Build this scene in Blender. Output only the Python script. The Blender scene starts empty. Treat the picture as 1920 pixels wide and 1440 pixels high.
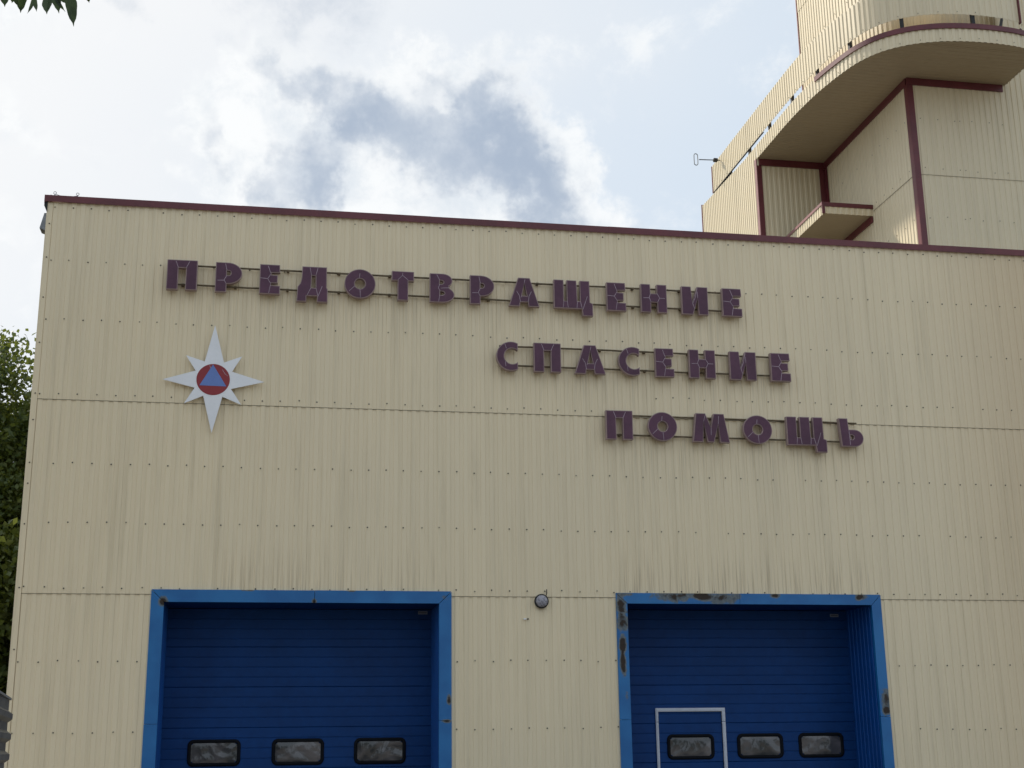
import bpy, bmesh, math, random
from mathutils import Vector, Matrix
from mathutils.geometry import tessellate_polygon
PI = math.pi
S = bpy.context.scene
COL = S.collection

# ------------------------------------------------------------------ camera
MR = ((0.9839538083539539, -0.1779900565230241, -0.012427501948554786),
      (0.03469512723391938, 0.25919122283902696, -0.965202651337755),
      (0.17501757389466008, 0.9492836508558126, 0.26120757846181775))
FOC = 2522.2212432695114
CAM = Vector((0, -17, 1.6))
r0, r1, r2 = (Vector(r) for r in MR)
cd = bpy.data.cameras.new('camera'); cam = bpy.data.objects.new('camera', cd); COL.objects.link(cam)
cd.sensor_width = 36; cd.lens = 36 * FOC / 1920; cd.clip_end = 3000; cd.clip_start = 0.1
cam.matrix_world = Matrix.Translation(CAM) @ Matrix(((r0.x, -r1.x, -r2.x), (r0.y, -r1.y, -r2.y), (r0.z, -r1.z, -r2.z))).to_4x4()
S.camera = cam

def ray(px, py):
    q = Vector((px - 960, py - 720, FOC))
    return (r0 * q.x + r1 * q.y + r2 * q.z).normalized()
def at(px, py, y):
    d = ray(px, py); return CAM + d * ((y - CAM.y) / d.y)

# ------------------------------------------------------------------ light
SUN_EL, SUN_AZ = math.radians(45), math.radians(-34)     # azimuth from +Y towards +X
sun_dir = Vector((math.sin(SUN_AZ) * math.cos(SUN_EL), math.cos(SUN_AZ) * math.cos(SUN_EL), math.sin(SUN_EL)))
ld = bpy.data.lights.new('sun', 'SUN'); ld.energy = 5.0; ld.angle = math.radians(3); ld.color = (1, 0.92, 0.80)
sun = bpy.data.objects.new('sun', ld); COL.objects.link(sun)
sun.rotation_euler = sun_dir.to_track_quat('Z', 'Y').to_euler()
vs = S.view_settings
vs.view_transform = 'Standard'; vs.look = 'None'; vs.gamma = 1; vs.exposure = 0.09; vs.use_curve_mapping = False

class NT:
    def __init__(s, nt): s.t = nt; nt.nodes.clear()
    def n(s, typ, **kw):
        o = s.t.nodes.new(typ)
        for k, v in kw.items():
            if k.startswith('_'): setattr(o, k[1:], v)
        for k, v in kw.items():
            if k.startswith('_'): continue
            if k.startswith('i') and k[1:].isdigit(): sock = o.inputs[int(k[1:])]
            else: sock = o.inputs[k.replace('__', ' ')]
            s.put(sock, v)
        return o
    def put(s, sock, v):
        if isinstance(v, bpy.types.NodeSocket): s.t.links.new(v, sock)
        elif hasattr(v, 'outputs'): s.t.links.new(v.outputs[0], sock)
        elif isinstance(v, (tuple, list)) and len(v) == 3 and len(sock.default_value) == 4: sock.default_value = (*v, 1)
        else: sock.default_value = v
    def m(s, op, a, b=0.0, c=0.0, clamp=False):
        o = s.t.nodes.new('ShaderNodeMath'); o.operation = op; o.use_clamp = clamp
        s.put(o.inputs[0], a); s.put(o.inputs[1], b)
        if op in ('MULTIPLY_ADD', 'SMOOTH_MIN', 'SMOOTH_MAX', 'COMPARE'): s.put(o.inputs[2], c)
        return o.outputs[0]
    def ramp(s, v, a, b, lo=0.0, hi=1.0):
        o = s.t.nodes.new('ShaderNodeMapRange'); o.interpolation_type = 'SMOOTHSTEP'
        s.put(o.inputs[0], v); s.put(o.inputs[1], a); s.put(o.inputs[2], b); s.put(o.inputs[3], lo); s.put(o.inputs[4], hi)
        return o.outputs[0]
    def mix(s, f, a, b, mode='MIX'):
        o = s.t.nodes.new('ShaderNodeMix'); o.data_type = 'RGBA'; o.blend_type = mode
        s.put(o.inputs[0], f); s.put(o.inputs[6], a); s.put(o.inputs[7], b)
        return o.outputs[2]
    def vmul(s, v, k):
        o = s.t.nodes.new('ShaderNodeVectorMath'); o.operation = 'MULTIPLY'
        s.put(o.inputs[0], v); o.inputs[1].default_value = k; return o.outputs[0]
    def noise(s, v, scale, detail=2, rough=0.5, dist=0.0):
        o = s.n('ShaderNodeTexNoise', Scale=scale, Detail=detail, Roughness=rough, Distortion=dist)
        s.put(o.inputs['Vector'], v); return o.outputs[0]

# ------------------------------------------------------------------ sky
W = bpy.data.worlds.new('World'); S.world = W; W.use_nodes = True
w = NT(W.node_tree)
sky = w.n('ShaderNodeTexSky', _sky_type='NISHITA', _sun_disc=False, _sun_elevation=SUN_EL, _sun_rotation=SUN_AZ,
          _air_density=1.0, _dust_density=2.5, _ozone_density=1.0)
STR = 0.1
N = w.n('ShaderNodeTexCoord').outputs['Generated']
nrm = w.n('ShaderNodeVectorMath', _operation='NORMALIZE', i0=N).outputs[0]
n_big = w.noise(nrm, 2.2, 4, 0.55)
n_mid = w.noise(nrm, 11.0, 7, 0.60, 0.3)
n_fin = w.noise(nrm, 26.0, 8, 0.66, 0.2)
def vwarp(scale, amp, src):
    o = w.n('ShaderNodeTexNoise', Scale=scale, Detail=5.0, Roughness=0.6); w.put(o.inputs['Vector'], nrm)
    q = w.n('ShaderNodeVectorMath', _operation='SUBTRACT', i0=o.outputs[1], i1=(0.5, 0.5, 0.5)).outputs[0]
    return w.n('ShaderNodeVectorMath', _operation='MULTIPLY_ADD', i0=q, i1=(amp, amp * .6, amp), i2=src).outputs[0]
wv = vwarp(42.0, 0.045, vwarp(13.0, 0.09, nrm))
def blobs(lst):
    acc = None
    for px, py, rad, amp in lst:
        d = ray(px, py)
        dist = w.n('ShaderNodeVectorMath', _operation='DISTANCE', i0=wv, i1=tuple(d)).outputs[1]
        g = w.ramp(dist, 0.0, rad / FOC * 1.3, amp, 0.0)
        acc = g if acc is None else w.m('ADD', acc, g)
    return acc
body = blobs([(400, 240, 120, .9), (540, 150, 100, 1), (560, 250, 150, 1), (700, 230, 150, 1), (815, 150, 90, 1), (900, 240, 150, 1), (600, 360, 170, 1),
              (1000, 330, 130, 1), (780, 360, 170, 1), (430, 370, 110, .7), (930, 400, 150, 1), (1100, 410, 80, .7), (1090, 270, 60, .6)])
dark = blobs([(530, 120, 50, .7), (590, 140, 60, .9), (640, 190, 90, 1.1), (620, 250, 70, .7), (700, 245, 100, 1.1), (770, 250, 90, .9), (820, 150, 50, .6), (870, 190, 80, 1.0), (930, 235, 95, 1.2),
              (985, 290, 95, 1.2), (1020, 370, 90, 1.3), (1000, 420, 70, .8), (920, 320, 90, .9), (840, 300, 90, .9), (415, 265, 60, 1.0), (385, 190, 40, .6), (560, 320, 90, 1.2), (590, 385, 70, 1.0), (660, 330, 100, .55),
              (760, 365, 110, .55), (870, 385, 100, .6), (690, 375, 80, -.9), (770, 405, 80, -.7), (440, 330, 45, -.7), (470, 225, 70, -.7), (905, 425, 55, -.7), (832, 195, 32, -.6), (622, 305, 30, -.5), (520, 210, 45, -.5), (480, 330, 60, .5), (500, -20, 110, .9), (640, -25, 110, .8), (220, 15, 60, .7), (1180, 430, 40, .4), (700, 170, 40, .5)])
gen = w.ramp(w.m('ADD', w.m('MULTIPLY', n_big, 0.7), w.m('MULTIPLY', n_mid, 0.45)), 0.56, 0.74)       # cumulus over the rest of the sky
nn = w.m('SUBTRACT', w.m('ADD', w.m('MULTIPLY', n_mid, 0.35), w.m('MULTIPLY', n_fin, 0.65)), 0.5)
bodyf = w.ramp(w.m('ADD', w.m('ADD', body, w.m('MULTIPLY', gen, 0.6)), w.m('MULTIPLY', nn, 1.4)), 0.12, 0.75)
darkf = w.ramp(w.m('ADD', w.m('ADD', dark, w.m('MULTIPLY', gen, 0.12)), w.m('MULTIPLY', nn, 3.0)), 0.12, 1.95)
# thin veil: whiter towards the sun, a little blue on the far side
cosun = w.n('ShaderNodeVectorMath', _operation='DOT_PRODUCT', i0=nrm, i1=tuple(sun_dir)).outputs[1]
veil = w.ramp(w.m('ADD', cosun, w.m('MULTIPLY', w.m('SUBTRACT', n_big, 0.5), 0.30)), 0.62, 0.93)
k = 1 / STR
veil_c = w.mix(veil, tuple(v * k for v in (0.660, 0.755, 0.860)), tuple(v * k for v in (0.875, 0.89, 0.90)))
base = w.mix(0.92, sky, veil_c)
white = tuple(v * k for v in (0.93, 0.945, 0.95)); grey = tuple(v * k for v in (0.395, 0.470, 0.585))
puff = w.ramp(w.m('ADD', w.m('MULTIPLY', n_mid, 0.4), w.m('MULTIPLY', n_fin, 0.6)), 0.36, 0.56)
white2 = w.mix(puff, tuple(v * k for v in (0.74, 0.79, 0.84)), white)
c1 = w.mix(w.m('MULTIPLY', bodyf, 0.85), base, white2)
inner = w.ramp(w.m('ADD', w.m('MULTIPLY', n_mid, 0.5), w.m('MULTIPLY', n_fin, 0.5)), 0.40, 0.66)
grey2 = w.mix(inner, grey, tuple(v * k for v in (0.520, 0.590, 0.680)))
c2 = w.mix(w.m('MULTIPLY', darkf, 1.0), c1, grey2)
bg = w.n('ShaderNodeBackground', Color=c2, Strength=STR)
w.n('ShaderNodeOutputWorld', Surface=bg)

# ------------------------------------------------------------------ materials
def new_mat(name):
    m = bpy.data.materials.new(name); m.use_nodes = True; return m, NT(m.node_tree)
def bsdf(t, col, rough=0.5, metal=0.0, normal=None, **kw):
    b = t.n('ShaderNodeBsdfPrincipled', Roughness=rough, Metallic=metal)
    t.put(b.inputs['Base Color'], col)
    if normal is not None: t.put(b.inputs['Normal'], normal)
    for k_, v in kw.items(): t.put(b.inputs[k_.replace('__', ' ')], v)
    t.n('ShaderNodeOutputMaterial', Surface=b); return b
def pos(t): return t.n('ShaderNodeNewGeometry').outputs['Position']
def bump(t, h, s=0.3, d=0.01): return t.n('ShaderNodeBump', Strength=s, Distance=d, Height=h).outputs[0]

def simple(name, col, rough=0.5, metal=0.0, var=0.12, scale=6.0, **kw):
    m, t = new_mat(name); p = pos(t)
    a = t.noise(p, scale, 5, 0.6); b_ = t.noise(p, scale * 9, 3, 0.6)
    f = t.m('ADD', t.m('MULTIPLY', a, 0.7), t.m('MULTIPLY', b_, 0.3))
    c = t.mix(t.ramp(f, 0.3, 0.7), tuple(v * (1 - var) for v in col), tuple(min(1, v * (1 + var)) for v in col))
    bsdf(t, c, rough, metal, bump(t, b_, 0.12, 0.004), **kw); return m

def cream(name, base, dirt, streaks=True, rough=0.42):
    m, t = new_mat(name); p = pos(t)
    rnd = t.n('ShaderNodeObjectInfo').outputs['Random']
    s1 = t.noise(t.vmul(p, (9, 9, 0.35)), 1.0, 5, 0.65)          # vertical run-off streaks
    s2 = t.noise(t.vmul(p, (42, 42, 0.9)), 1.0, 3, 0.6)
    bl = t.noise(p, 0.55, 4, 0.55)
    c = t.mix(t.m('MULTIPLY', rnd, 0.5), base, tuple(v * 0.94 for v in base))
    c = t.mix(t.ramp(bl, 0.35, 0.7, 0, 0.35), c, tuple(a * b for a, b in zip(base, (0.93, 0.95, 0.99))))
    c = t.mix(t.ramp(s1, 0.45, 0.8, 0, 0.30), c, dirt)
    z = t.n('ShaderNodeSeparateXYZ', i0=p)
    zz = z.outputs[2]; xx = z.outputs[0]; yy = z.outputs[1]
    if streaks:
        c = t.mix(t.ramp(xx, 8.6, 11.2, 0, 0.50), c, (0.56, 0.40, 0.23))        # browner towards the right end: warm reflection painted into the colour
        front = t.ramp(yy, 0.3, 0.5, 1, 0)
        def band(z0, z1, x0, x1, amp):                           # run-off below a sign rail or above a lintel
            a = t.m('MULTIPLY', t.ramp(zz, z0, z0 + (z1 - z0) * 0.75, 0, amp), t.ramp(zz, z1, z1 + 0.03, 1, 0))
            return t.m('MULTIPLY', a, t.m('MULTIPLY', t.ramp(xx, x0 - .1, x0 + .1), t.ramp(xx, x1 - .1, x1 + .1, 1, 0)))
        k_ = t.m('ADD', band(6.55, 7.42, -1.4, 6.5, 0.20), band(5.75, 6.5, 2.9, 7.2, 0.22))
        k_ = t.m('ADD', k_, band(4.6, 5.6, 4.4, 8.1, 0.22))
        k_ = t.m('MULTIPLY', k_, front)
        st = t.ramp(s2, 0.50, 0.68)
        c = t.mix(t.m('MULTIPLY', k_, st), c, tuple(v * 0.55 for v in dirt))
        # rusty run-off that gathers above the two door heads
        k2 = t.m('ADD', t.m('MULTIPLY', band(3.5, 4.3, 4.4, 8.2, 1), -1.0), 0)
        up = t.m('MULTIPLY', t.ramp(zz, 3.5, 4.25, 0.42, 0), t.ramp(zz, 3.48, 3.52))
        dx = t.m('ADD', t.m('MULTIPLY', t.ramp(xx, 4.3, 4.7), t.ramp(xx, 7.9, 8.3, 1, 0)), t.m('MULTIPLY', t.m('MULTIPLY', t.ramp(xx, -1.0, -0.2), t.ramp(xx, 2.0, 2.6, 1, 0)), 0.75))
        c = t.mix(t.m('MULTIPLY', t.m('MULTIPLY', t.m('MULTIPLY', up, dx), front), t.ramp(s2, 0.47, 0.68)), c, tuple(v * w_ for v, w_ in zip(dirt, (0.50, 0.40, 0.33))))
    fn = t.noise(p, 60, 3, 0.6)
    oil = t.noise(t.vmul(p, (2.2, 2.2, 0.8)), 1.0, 3, 0.5)
    b1 = bump(t, oil, 0.45, 0.025)
    bsdf(t, c, t.ramp(fn, 0.3, 0.7, rough - .05, rough + .08), 0.0, b1); return m

M = {}
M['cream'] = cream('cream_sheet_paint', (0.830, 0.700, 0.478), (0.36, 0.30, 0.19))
M['cream_t'] = cream('cream_tower_paint', (0.735, 0.630, 0.435), (0.37, 0.31, 0.20), False)
M['soffit'] = cream('shaded_cream_soffit', (0.37, 0.29, 0.185), (0.26, 0.195, 0.115), False, 0.5)  # tower cream darkened: underside shade put into the colour
M['maroon'] = simple('maroon_flashing_paint', (0.125, 0.024, 0.030), 0.42, var=0.22, scale=2.5)
M['maroon_lit'] = simple('sunlit_maroon_paint', (0.26, 0.12, 0.12), 0.5, var=0.2)  # lighter copy of the maroon, sunlight painted in for left-facing trim
M['door'] = simple('blue_door_panel_paint', (0.001, 0.040, 0.170), 0.55, var=0.16, scale=1.2, Specular__IOR__Level=0.22)
M['reveal'] = simple('blue_reveal_sheet', (0.002, 0.068, 0.290), 0.5, var=0.12, scale=2, Specular__IOR__Level=0.3)
M['purple'] = simple('purple_letter_film', (0.100, 0.042, 0.072), 0.45, var=0.20, scale=2.2, Specular__IOR__Level=0.3)
M['ltr_side'] = simple('pale_letter_edge', (0.33, 0.235, 0.23), 0.5, var=0.15)
M['crack'] = simple('pale_film_seam', (0.42, 0.33, 0.38), 0.55, var=0.25, scale=9)
M['rail'] = simple('rusty_rail_steel', (0.125, 0.092, 0.052), 0.75, var=0.5, scale=14)
M['white'] = simple('white_plate_paint', (0.84, 0.85, 0.88), 0.4, var=0.04, scale=3)
M['red'] = simple('red_disc_film', (0.270, 0.022, 0.028), 0.4, var=0.1)
M['tri'] = simple('blue_triangle_film', (0.130, 0.215, 0.520), 0.4, var=0.1)
M['screw'] = simple('rusty_screw_washer', (0.060, 0.052, 0.040), 0.7, var=0.5, scale=20)
M['screw_g'] = simple('dull_screw_washer', (0.24, 0.21, 0.14), 0.6, var=0.3, scale=20)
M['rubber'] = simple('black_rubber_gasket', (0.006, 0.007, 0.010), 0.8, var=0.2, Specular__IOR__Level=0.15)
M['alu'] = simple('white_aluminium_profile', (0.56, 0.59, 0.66), 0.42, var=0.10, scale=4)
M['plate'] = simple('pale_maker_plate', (0.20, 0.22, 0.28), 0.5, var=0.1)
M['dark_steel'] = simple('dark_steel', (0.022, 0.022, 0.022), 0.6, 0.3, var=0.3)
M['galv'] = simple('galvanised_steel', (0.23, 0.24, 0.25), 0.5, 0.55, var=0.25, scale=5)
M['roof'] = simple('grey_roof_membrane', (0.14, 0.14, 0.135), 0.85, var=0.2)
M['bark'] = simple('tree_bark', (0.075, 0.06, 0.045), 0.9, var=0.4, scale=10)
M['asphalt'] = simple('weathered_asphalt', (0.135, 0.122, 0.105), 0.9, var=0.2, scale=3)
M['lawn'] = simple('rough_ground', (0.085, 0.082, 0.055), 0.95, var=0.3, scale=2)
M['seam'] = simple('lap_shade_line', (0.17, 0.145, 0.095), 0.7, var=0.3)  # painted shade under the sheet laps
M['light_frame'] = simple('grey_corner_guard', (0.20, 0.205, 0.21), 0.6, var=0.2)

def rust_blue(name, amount, spots):
    m, t = new_mat(name); p = pos(t)
    c0 = t.mix(t.ramp(t.noise(p, 2.2, 4), 0.35, 0.65), (0.006, 0.118, 0.345), (0.012, 0.155, 0.410))
    n1 = t.noise(p, 7.0, 6, 0.62, 0.6); n2 = t.noise(p, 26.0, 4, 0.6)
    z = t.n('ShaderNodeSeparateXYZ', i0=p)
    acc = None
    for sx, sz, rx, rz, a in spots:
        dx = t.m('DIVIDE', t.m('SUBTRACT', z.outputs[0], sx), rx); dz = t.m('DIVIDE', t.m('SUBTRACT', z.outputs[2], sz), rz)
        g = t.ramp(t.m('SQRT', t.m('ADD', t.m('MULTIPLY', dx, dx), t.m('MULTIPLY', dz, dz))), 0, 1.0, a, 0)
        acc = g if acc is None else t.m('ADD', acc, g)
    f = t.m('ADD', acc, t.m('MULTIPLY', t.m('SUBTRACT', n1, 0.5), 2.0))
    worn = t.ramp(f, amount - 0.34, amount + 0.08)
    rust = t.ramp(t.m('ADD', f, t.m('MULTIPLY', t.m('SUBTRACT', n2, 0.5), 0.3)), amount + 0.16, amount + 0.48)
    c = t.mix(worn, c0, t.mix(t.ramp(n2, .3, .7), (0.080, 0.110, 0.135), (0.16, 0.18, 0.185)))
    c = t.mix(rust, c, t.mix(n2, (0.010, 0.008, 0.006), (0.040, 0.020, 0.009)))
    bsdf(t, c, t.ramp(worn, 0, 1, 0.42, 0.7), 0.0, bump(t, n2, 0.15, 0.004)); return m
M['trim'] = rust_blue('blue_trim_paint', 0.62, [(-1.22, 3.37, .10, .10, 1.3), (0.60, 3.385, .05, .06, 1.3), (2.285, 2.19, .06, .11, 1.3), (2.25, 1.93, .10, .04, 1.2),
                                                (-0.2, 3.52, .14, .03, 1.2), (1.05, 3.52, .1, .03, 1.1), (2.2, 3.45, .12, .06, .5)])
M['trim_r'] = rust_blue('rusty_blue_trim_paint', 0.62, [(4.52, 3.36, .12, .20, 1.25), (4.54, 3.13, .14, .22, 1.25), (4.525, 2.86, .085, .18, 1.7), (4.52, 2.62, .075, .24, 1.7),
                                                (5.25, 3.48, .50, .12, 1.05), (5.62, 3.50, .16, .12, 1.5), (5.9, 3.46, .42, .16, 1.05), (6.62, 3.50, .13, .06, 1.35), (7.82, 3.49, .16, .08, 1.4), (4.6, 3.50, .2, .05, .9),
                                                (8.07, 2.14, .14, .22, 1.1), (8.06, 2.0, .10, .08, .9), (4.56, 2.3, .05, .4, .5)])

def pane_mat():
    m, t = new_mat('crinkled_acrylic_pane'); p = pos(t)
    n1 = t.noise(p, 1.9, 2, 0.45, 0.7); n2 = t.noise(t.vmul(p, (1, 1, 1.7)), 2.3, 2, 0.45, 0.7)
    refl = t.ramp(n2, 0.36, 0.68)
    c = t.mix(refl, (0.032, 0.034, 0.036), (0.120, 0.110, 0.113))  # broad grey reflections painted into the pane colour
    bsdf(t, c, 0.12, 0.0, bump(t, n1, 0.6, 0.10), Specular__IOR__Level=0.8); return m
M['pane'] = pane_mat()
def lens_mat():
    m, t = new_mat('milky_lamp_lens'); p = pos(t)
    v = t.n('ShaderNodeTexVoronoi', Scale=38.0); t.put(v.inputs['Vector'], p)
    c = t.mix(t.ramp(v.outputs[0], 0.2, 0.6), (0.20, 0.19, 0.22), (0.34, 0.33, 0.37))
    bsdf(t, c, 0.25, 0.0, bump(t, v.outputs[0], 0.4, 0.01)); return m
M['lens'] = lens_mat()
def leaf_mat(name, ca, cb, tr):
    m, t = new_mat(name)
    g = t.n('ShaderNodeNewGeometry'); r = g.outputs['Random Per Island']
    nz = t.noise(g.outputs['Position'], 0.9, 3)
    c = t.mix(t.m('ADD', t.m('MULTIPLY', r, 0.6), t.m('MULTIPLY', nz, 0.4)), ca, cb)
    d = t.n('ShaderNodeBsdfPrincipled', Roughness=0.55); t.put(d.inputs['Base Color'], c)
    tl = t.n('ShaderNodeBsdfTranslucent'); t.put(tl.inputs[0], t.mix(0.5, c, tr))
    mx = t.n('ShaderNodeMixShader', i0=0.38, i1=d, i2=tl)
    t.n('ShaderNodeOutputMaterial', Surface=mx); return m
M['leaf'] = leaf_mat('green_foliage', (0.030, 0.062, 0.014), (0.095, 0.130, 0.026), (0.22, 0.24, 0.03))
M['leaf_n'] = leaf_mat('dark_green_leaf', (0.022, 0.040, 0.016), (0.042, 0.066, 0.026), (0.05, 0.09, 0.02))
def fence_mat():
    m, t = new_mat('dull_zinc_sheet'); p = pos(t)
    n = t.noise(t.vmul(p, (3, 3, 14)), 1.0, 5, 0.6)
    c = t.mix(t.ramp(n, 0.3, 0.75), (0.050, 0.052, 0.053), (0.105, 0.108, 0.110))
    bsdf(t, c, 0.5, 0.25, bump(t, n, 0.15, 0.005)); return m
M['fence'] = fence_mat()

# ------------------------------------------------------------------ object helpers
def link(name, me, parent=None):
    o = bpy.data.objects.new(name, me); COL.objects.link(o)
    if parent is not None: o.parent = parent
    return o
def mesh(name, vs_, fs, mat, parent=None, smooth=False):
    """vs_ in world coordinates; parent is an Empty/mesh whose own frame is at world origin offset handled below"""
    off = world_off(parent)
    me = bpy.data.meshes.new(name)
    me.from_pydata([(v[0] - off[0], v[1] - off[1], v[2] - off[2]) for v in vs_], [], fs); me.materials.append(mat); me.update()
    if smooth:
        for p in me.polygons: p.use_smooth = True
    return link(name, me, parent)
def world_off(o):
    v = Vector((0, 0, 0))
    while o is not None: v += o.location; o = o.parent
    return v
def thing(name, label, cat, loc=(0, 0, 0), group=None):
    o = link(name, None); o.location = loc; o['label'] = label; o['category'] = cat
    if group: o['group'] = group
    return o
def tag(o, label, cat, group=None):
    o['label'] = label; o['category'] = cat
    if group: o['group'] = group
    return o
class G:
    """collects boxes, tubes and prisms in world coordinates for one mesh"""
    def __init__(s): s.v = []; s.f = []
    def add(s, vs_, fs):
        b = len(s.v); s.v += [tuple(v) for v in vs_]; s.f += [tuple(i + b for i in f) for f in fs]; return s
    def box(s, x0, x1, y0, y1, z0, z1):
        return s.add([(x, y, z) for x in (x0, x1) for y in (y0, y1) for z in (z0, z1)],
                     [(0, 1, 3, 2), (4, 6, 7, 5), (0, 4, 5, 1), (2, 3, 7, 6), (0, 2, 6, 4), (1, 5, 7, 3)])
    def hexa(s, lo, hi):                          # two matching 4-point rings
        return s.add(list(lo) + list(hi), [(3, 2, 1, 0), (4, 5, 6, 7), (0, 1, 5, 4), (1, 2, 6, 5), (2, 3, 7, 6), (3, 0, 4, 7)])
    def tube(s, pts, rad, n=8, closed=False):
        pts = [Vector(p) for p in pts]; N_ = len(pts); ring = []
        if not isinstance(rad, (list, tuple)): rad = [rad] * N_
        for i, p in enumerate(pts):
            a = pts[i - 1] if (i > 0 or closed) else p; b = pts[(i + 1) % N_] if (i < N_ - 1 or closed) else p
            d = (b - a).normalized(); u = d.orthogonal().normalized() if abs(d.z) > 0.95 else d.cross(Vector((0, 0, 1))).normalized(); v = d.cross(u)
            ring.append([p + (u * math.cos(2 * PI * j / n) + v * math.sin(2 * PI * j / n)) * rad[i] for j in range(n)])
        vs_ = [q for r in ring for q in r]; fs = []
        for i in range(N_ if closed else N_ - 1):
            a = i * n; b = ((i + 1) % N_) * n
            for j in range(n): fs.append((a + j, a + (j + 1) % n, b + (j + 1) % n, b + j))
        if not closed: fs += [tuple(range(n))[::-1], tuple((N_ - 1) * n + j for j in range(n))]
        return s.add(vs_, fs)
    def bar(s, a, b, w_, h_):                     # rectangular bar from a to b
        a, b = Vector(a), Vector(b); d = (b - a).normalized()
        u = Vector((0, 1, 0)) if abs(d.z) > 0.9 else d.cross(Vector((0, 0, 1))).normalized(); v = d.cross(u).normalized()
        r = [u * w_ / 2 + v * h_ / 2, -u * w_ / 2 + v * h_ / 2, -u * w_ / 2 - v * h_ / 2, u * w_ / 2 - v * h_ / 2]
        return s.hexa([a + q for q in r], [b + q for q in r])
    def put(s, name, mat, parent=None, smooth=False): return mesh(name, s.v, s.f, mat, parent, smooth)

# trapezoid sheet profile (C8): pitch, with crest height
PITCH = 0.1138
def profile(pitch=PITCH, h=0.008, crest=0.46, flank=0.07):
    c, f = pitch * crest, pitch * flank
    t_ = pitch - c - 2 * f
    return [(0, 0), (t_, 0), (t_ + f, h), (t_ + f + c, h)], pitch
def prof_points(s0, s1, pr):
    pts, pitch = pr; out = []
    k_ = math.floor(s0 / pitch) - 1
    def val(s):
        u = s % pitch; ps = pts + [(pitch, 0)]
        for (a, ha), (b, hb) in zip(ps, ps[1:]):
            if a <= u <= b: return ha + (hb - ha) * ((u - a) / (b - a) if b > a else 0)
        return 0
    ss = [s0, s1]
    while k_ * pitch < s1 + pitch:
        for a, _ in pts:
            s = k_ * pitch + a
            if s0 + 1e-4 < s < s1 - 1e-4: ss.append(s)
        k_ += 1
    return [(s, val(s)) for s in sorted(ss)]
PR = profile()
PRT = profile(0.115, 0.012, 0.42, 0.10)

# ================================================================== GROUND
g = G(); R_ = 600
g.add([(-R_, -R_, -0.004), (R_, -R_, -0.004), (R_, R_, -0.004), (-R_, R_, -0.004)], [(0, 1, 2, 3)])
mesh('ground', g.v, g.f, M['lawn'])['kind'] = 'structure'
mesh('forecourt', [(-14, -50, 0), (34, -50, 0), (34, -0.02, 0), (-14, -0.02, 0)], [(0, 1, 2, 3)], M['asphalt'])['kind'] = 'structure'

# ================================================================== FIRE STATION
XL, XR, ZT, DEP = -2.94, 16.0, 8.52, 14.0
D1 = (-1.365, 2.316, -1.21, 2.16, 3.52, 3.37)      # outer left/right, inner left/right, outer top, inner top
D2 = (4.458, 8.11, 4.605, 7.975, 3.52, 3.385)
st = thing('fire_station', 'cream ribbed metal garage building with maroon coping and two blue vehicle doors', 'building', ((XL + XR) / 2, 0, 0))
SW = PITCH * 10
x_start = -2.60 - PITCH * 3 + 0.02                   # ribs line up with the screw rows
random.seed(4)
def wall_piece(x0, x1, z0, z1, y):
    ps = prof_points(x0 - x_start, x1 - x_start, PR)
    v = []; f = []
    for s, h in ps:
        x = s + x_start
        v += [(x, y - h, z0), (x, y - h, z1)]
    n = len(ps)
    for i in range(n - 1): f.append((2 * i, 2 * i + 2, 2 * i + 3, 2 * i + 1))
    # thin lower and right edges so that a lap casts a line
    b = len(v)
    for s, h in ps: v.append((s + x_start, y - h + 0.004, z0))
    for i in range(n - 1): f.append((2 * i, b + i, b + i + 1, 2 * i + 2))
    return v, f
tiers = [(0.0, 3.50, -0.000), (3.465, 5.91, -0.0045), (5.872, 8.50, -0.009)]
for ti, (z0, z1, yo) in enumerate(tiers):
    k_ = 0
    xa = XL
    while xa < XR - 0.01:
        xb = min(XR, x_start + SW * (k_ + 1))
        if xb - xa < 0.25 and k_ == 0: k_ += 1; continue
        segs = [(xa, min(XR, xb + 0.012), z0, z1)]
        for D in (D1, D2):
            new = []
            for a, b, c, d in segs:
                lo, hi = D[0] + 0.03, D[1] - 0.03
                top = D[4] - 0.03
                if b <= lo or a >= hi or c >= top: new.append((a, b, c, d)); continue
                if a < lo: new.append((a, lo, c, d))
                if b > hi: new.append((hi, b, c, d))
                if d > top + 0.02: new.append((max(a, lo), min(b, hi), top, d))
            segs = new
        for a, b, c, d in segs:
            v, f = wall_piece(a, b, c, d, yo - (0.0012 if k_ % 2 else 0))
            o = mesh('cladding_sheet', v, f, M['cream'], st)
        xa = xb; k_ += 1
# dark strip drawing the shade line under each horizontal lap
for zz in (3.463, 5.870):
    def lap(x0, x1): gg = G(); gg.box(x0, x1, -0.0118 if zz < 4 else -0.0162, -0.0015, zz - 0.0035, zz + 0.0005); gg.put('lap_joint', M['seam'], st)
    if zz < 4:
        lap(XL + .05, D1[0]); lap(D1[1], D2[0]); lap(D2[1], XR)
    else: lap(XL + .05, XR)
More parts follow.
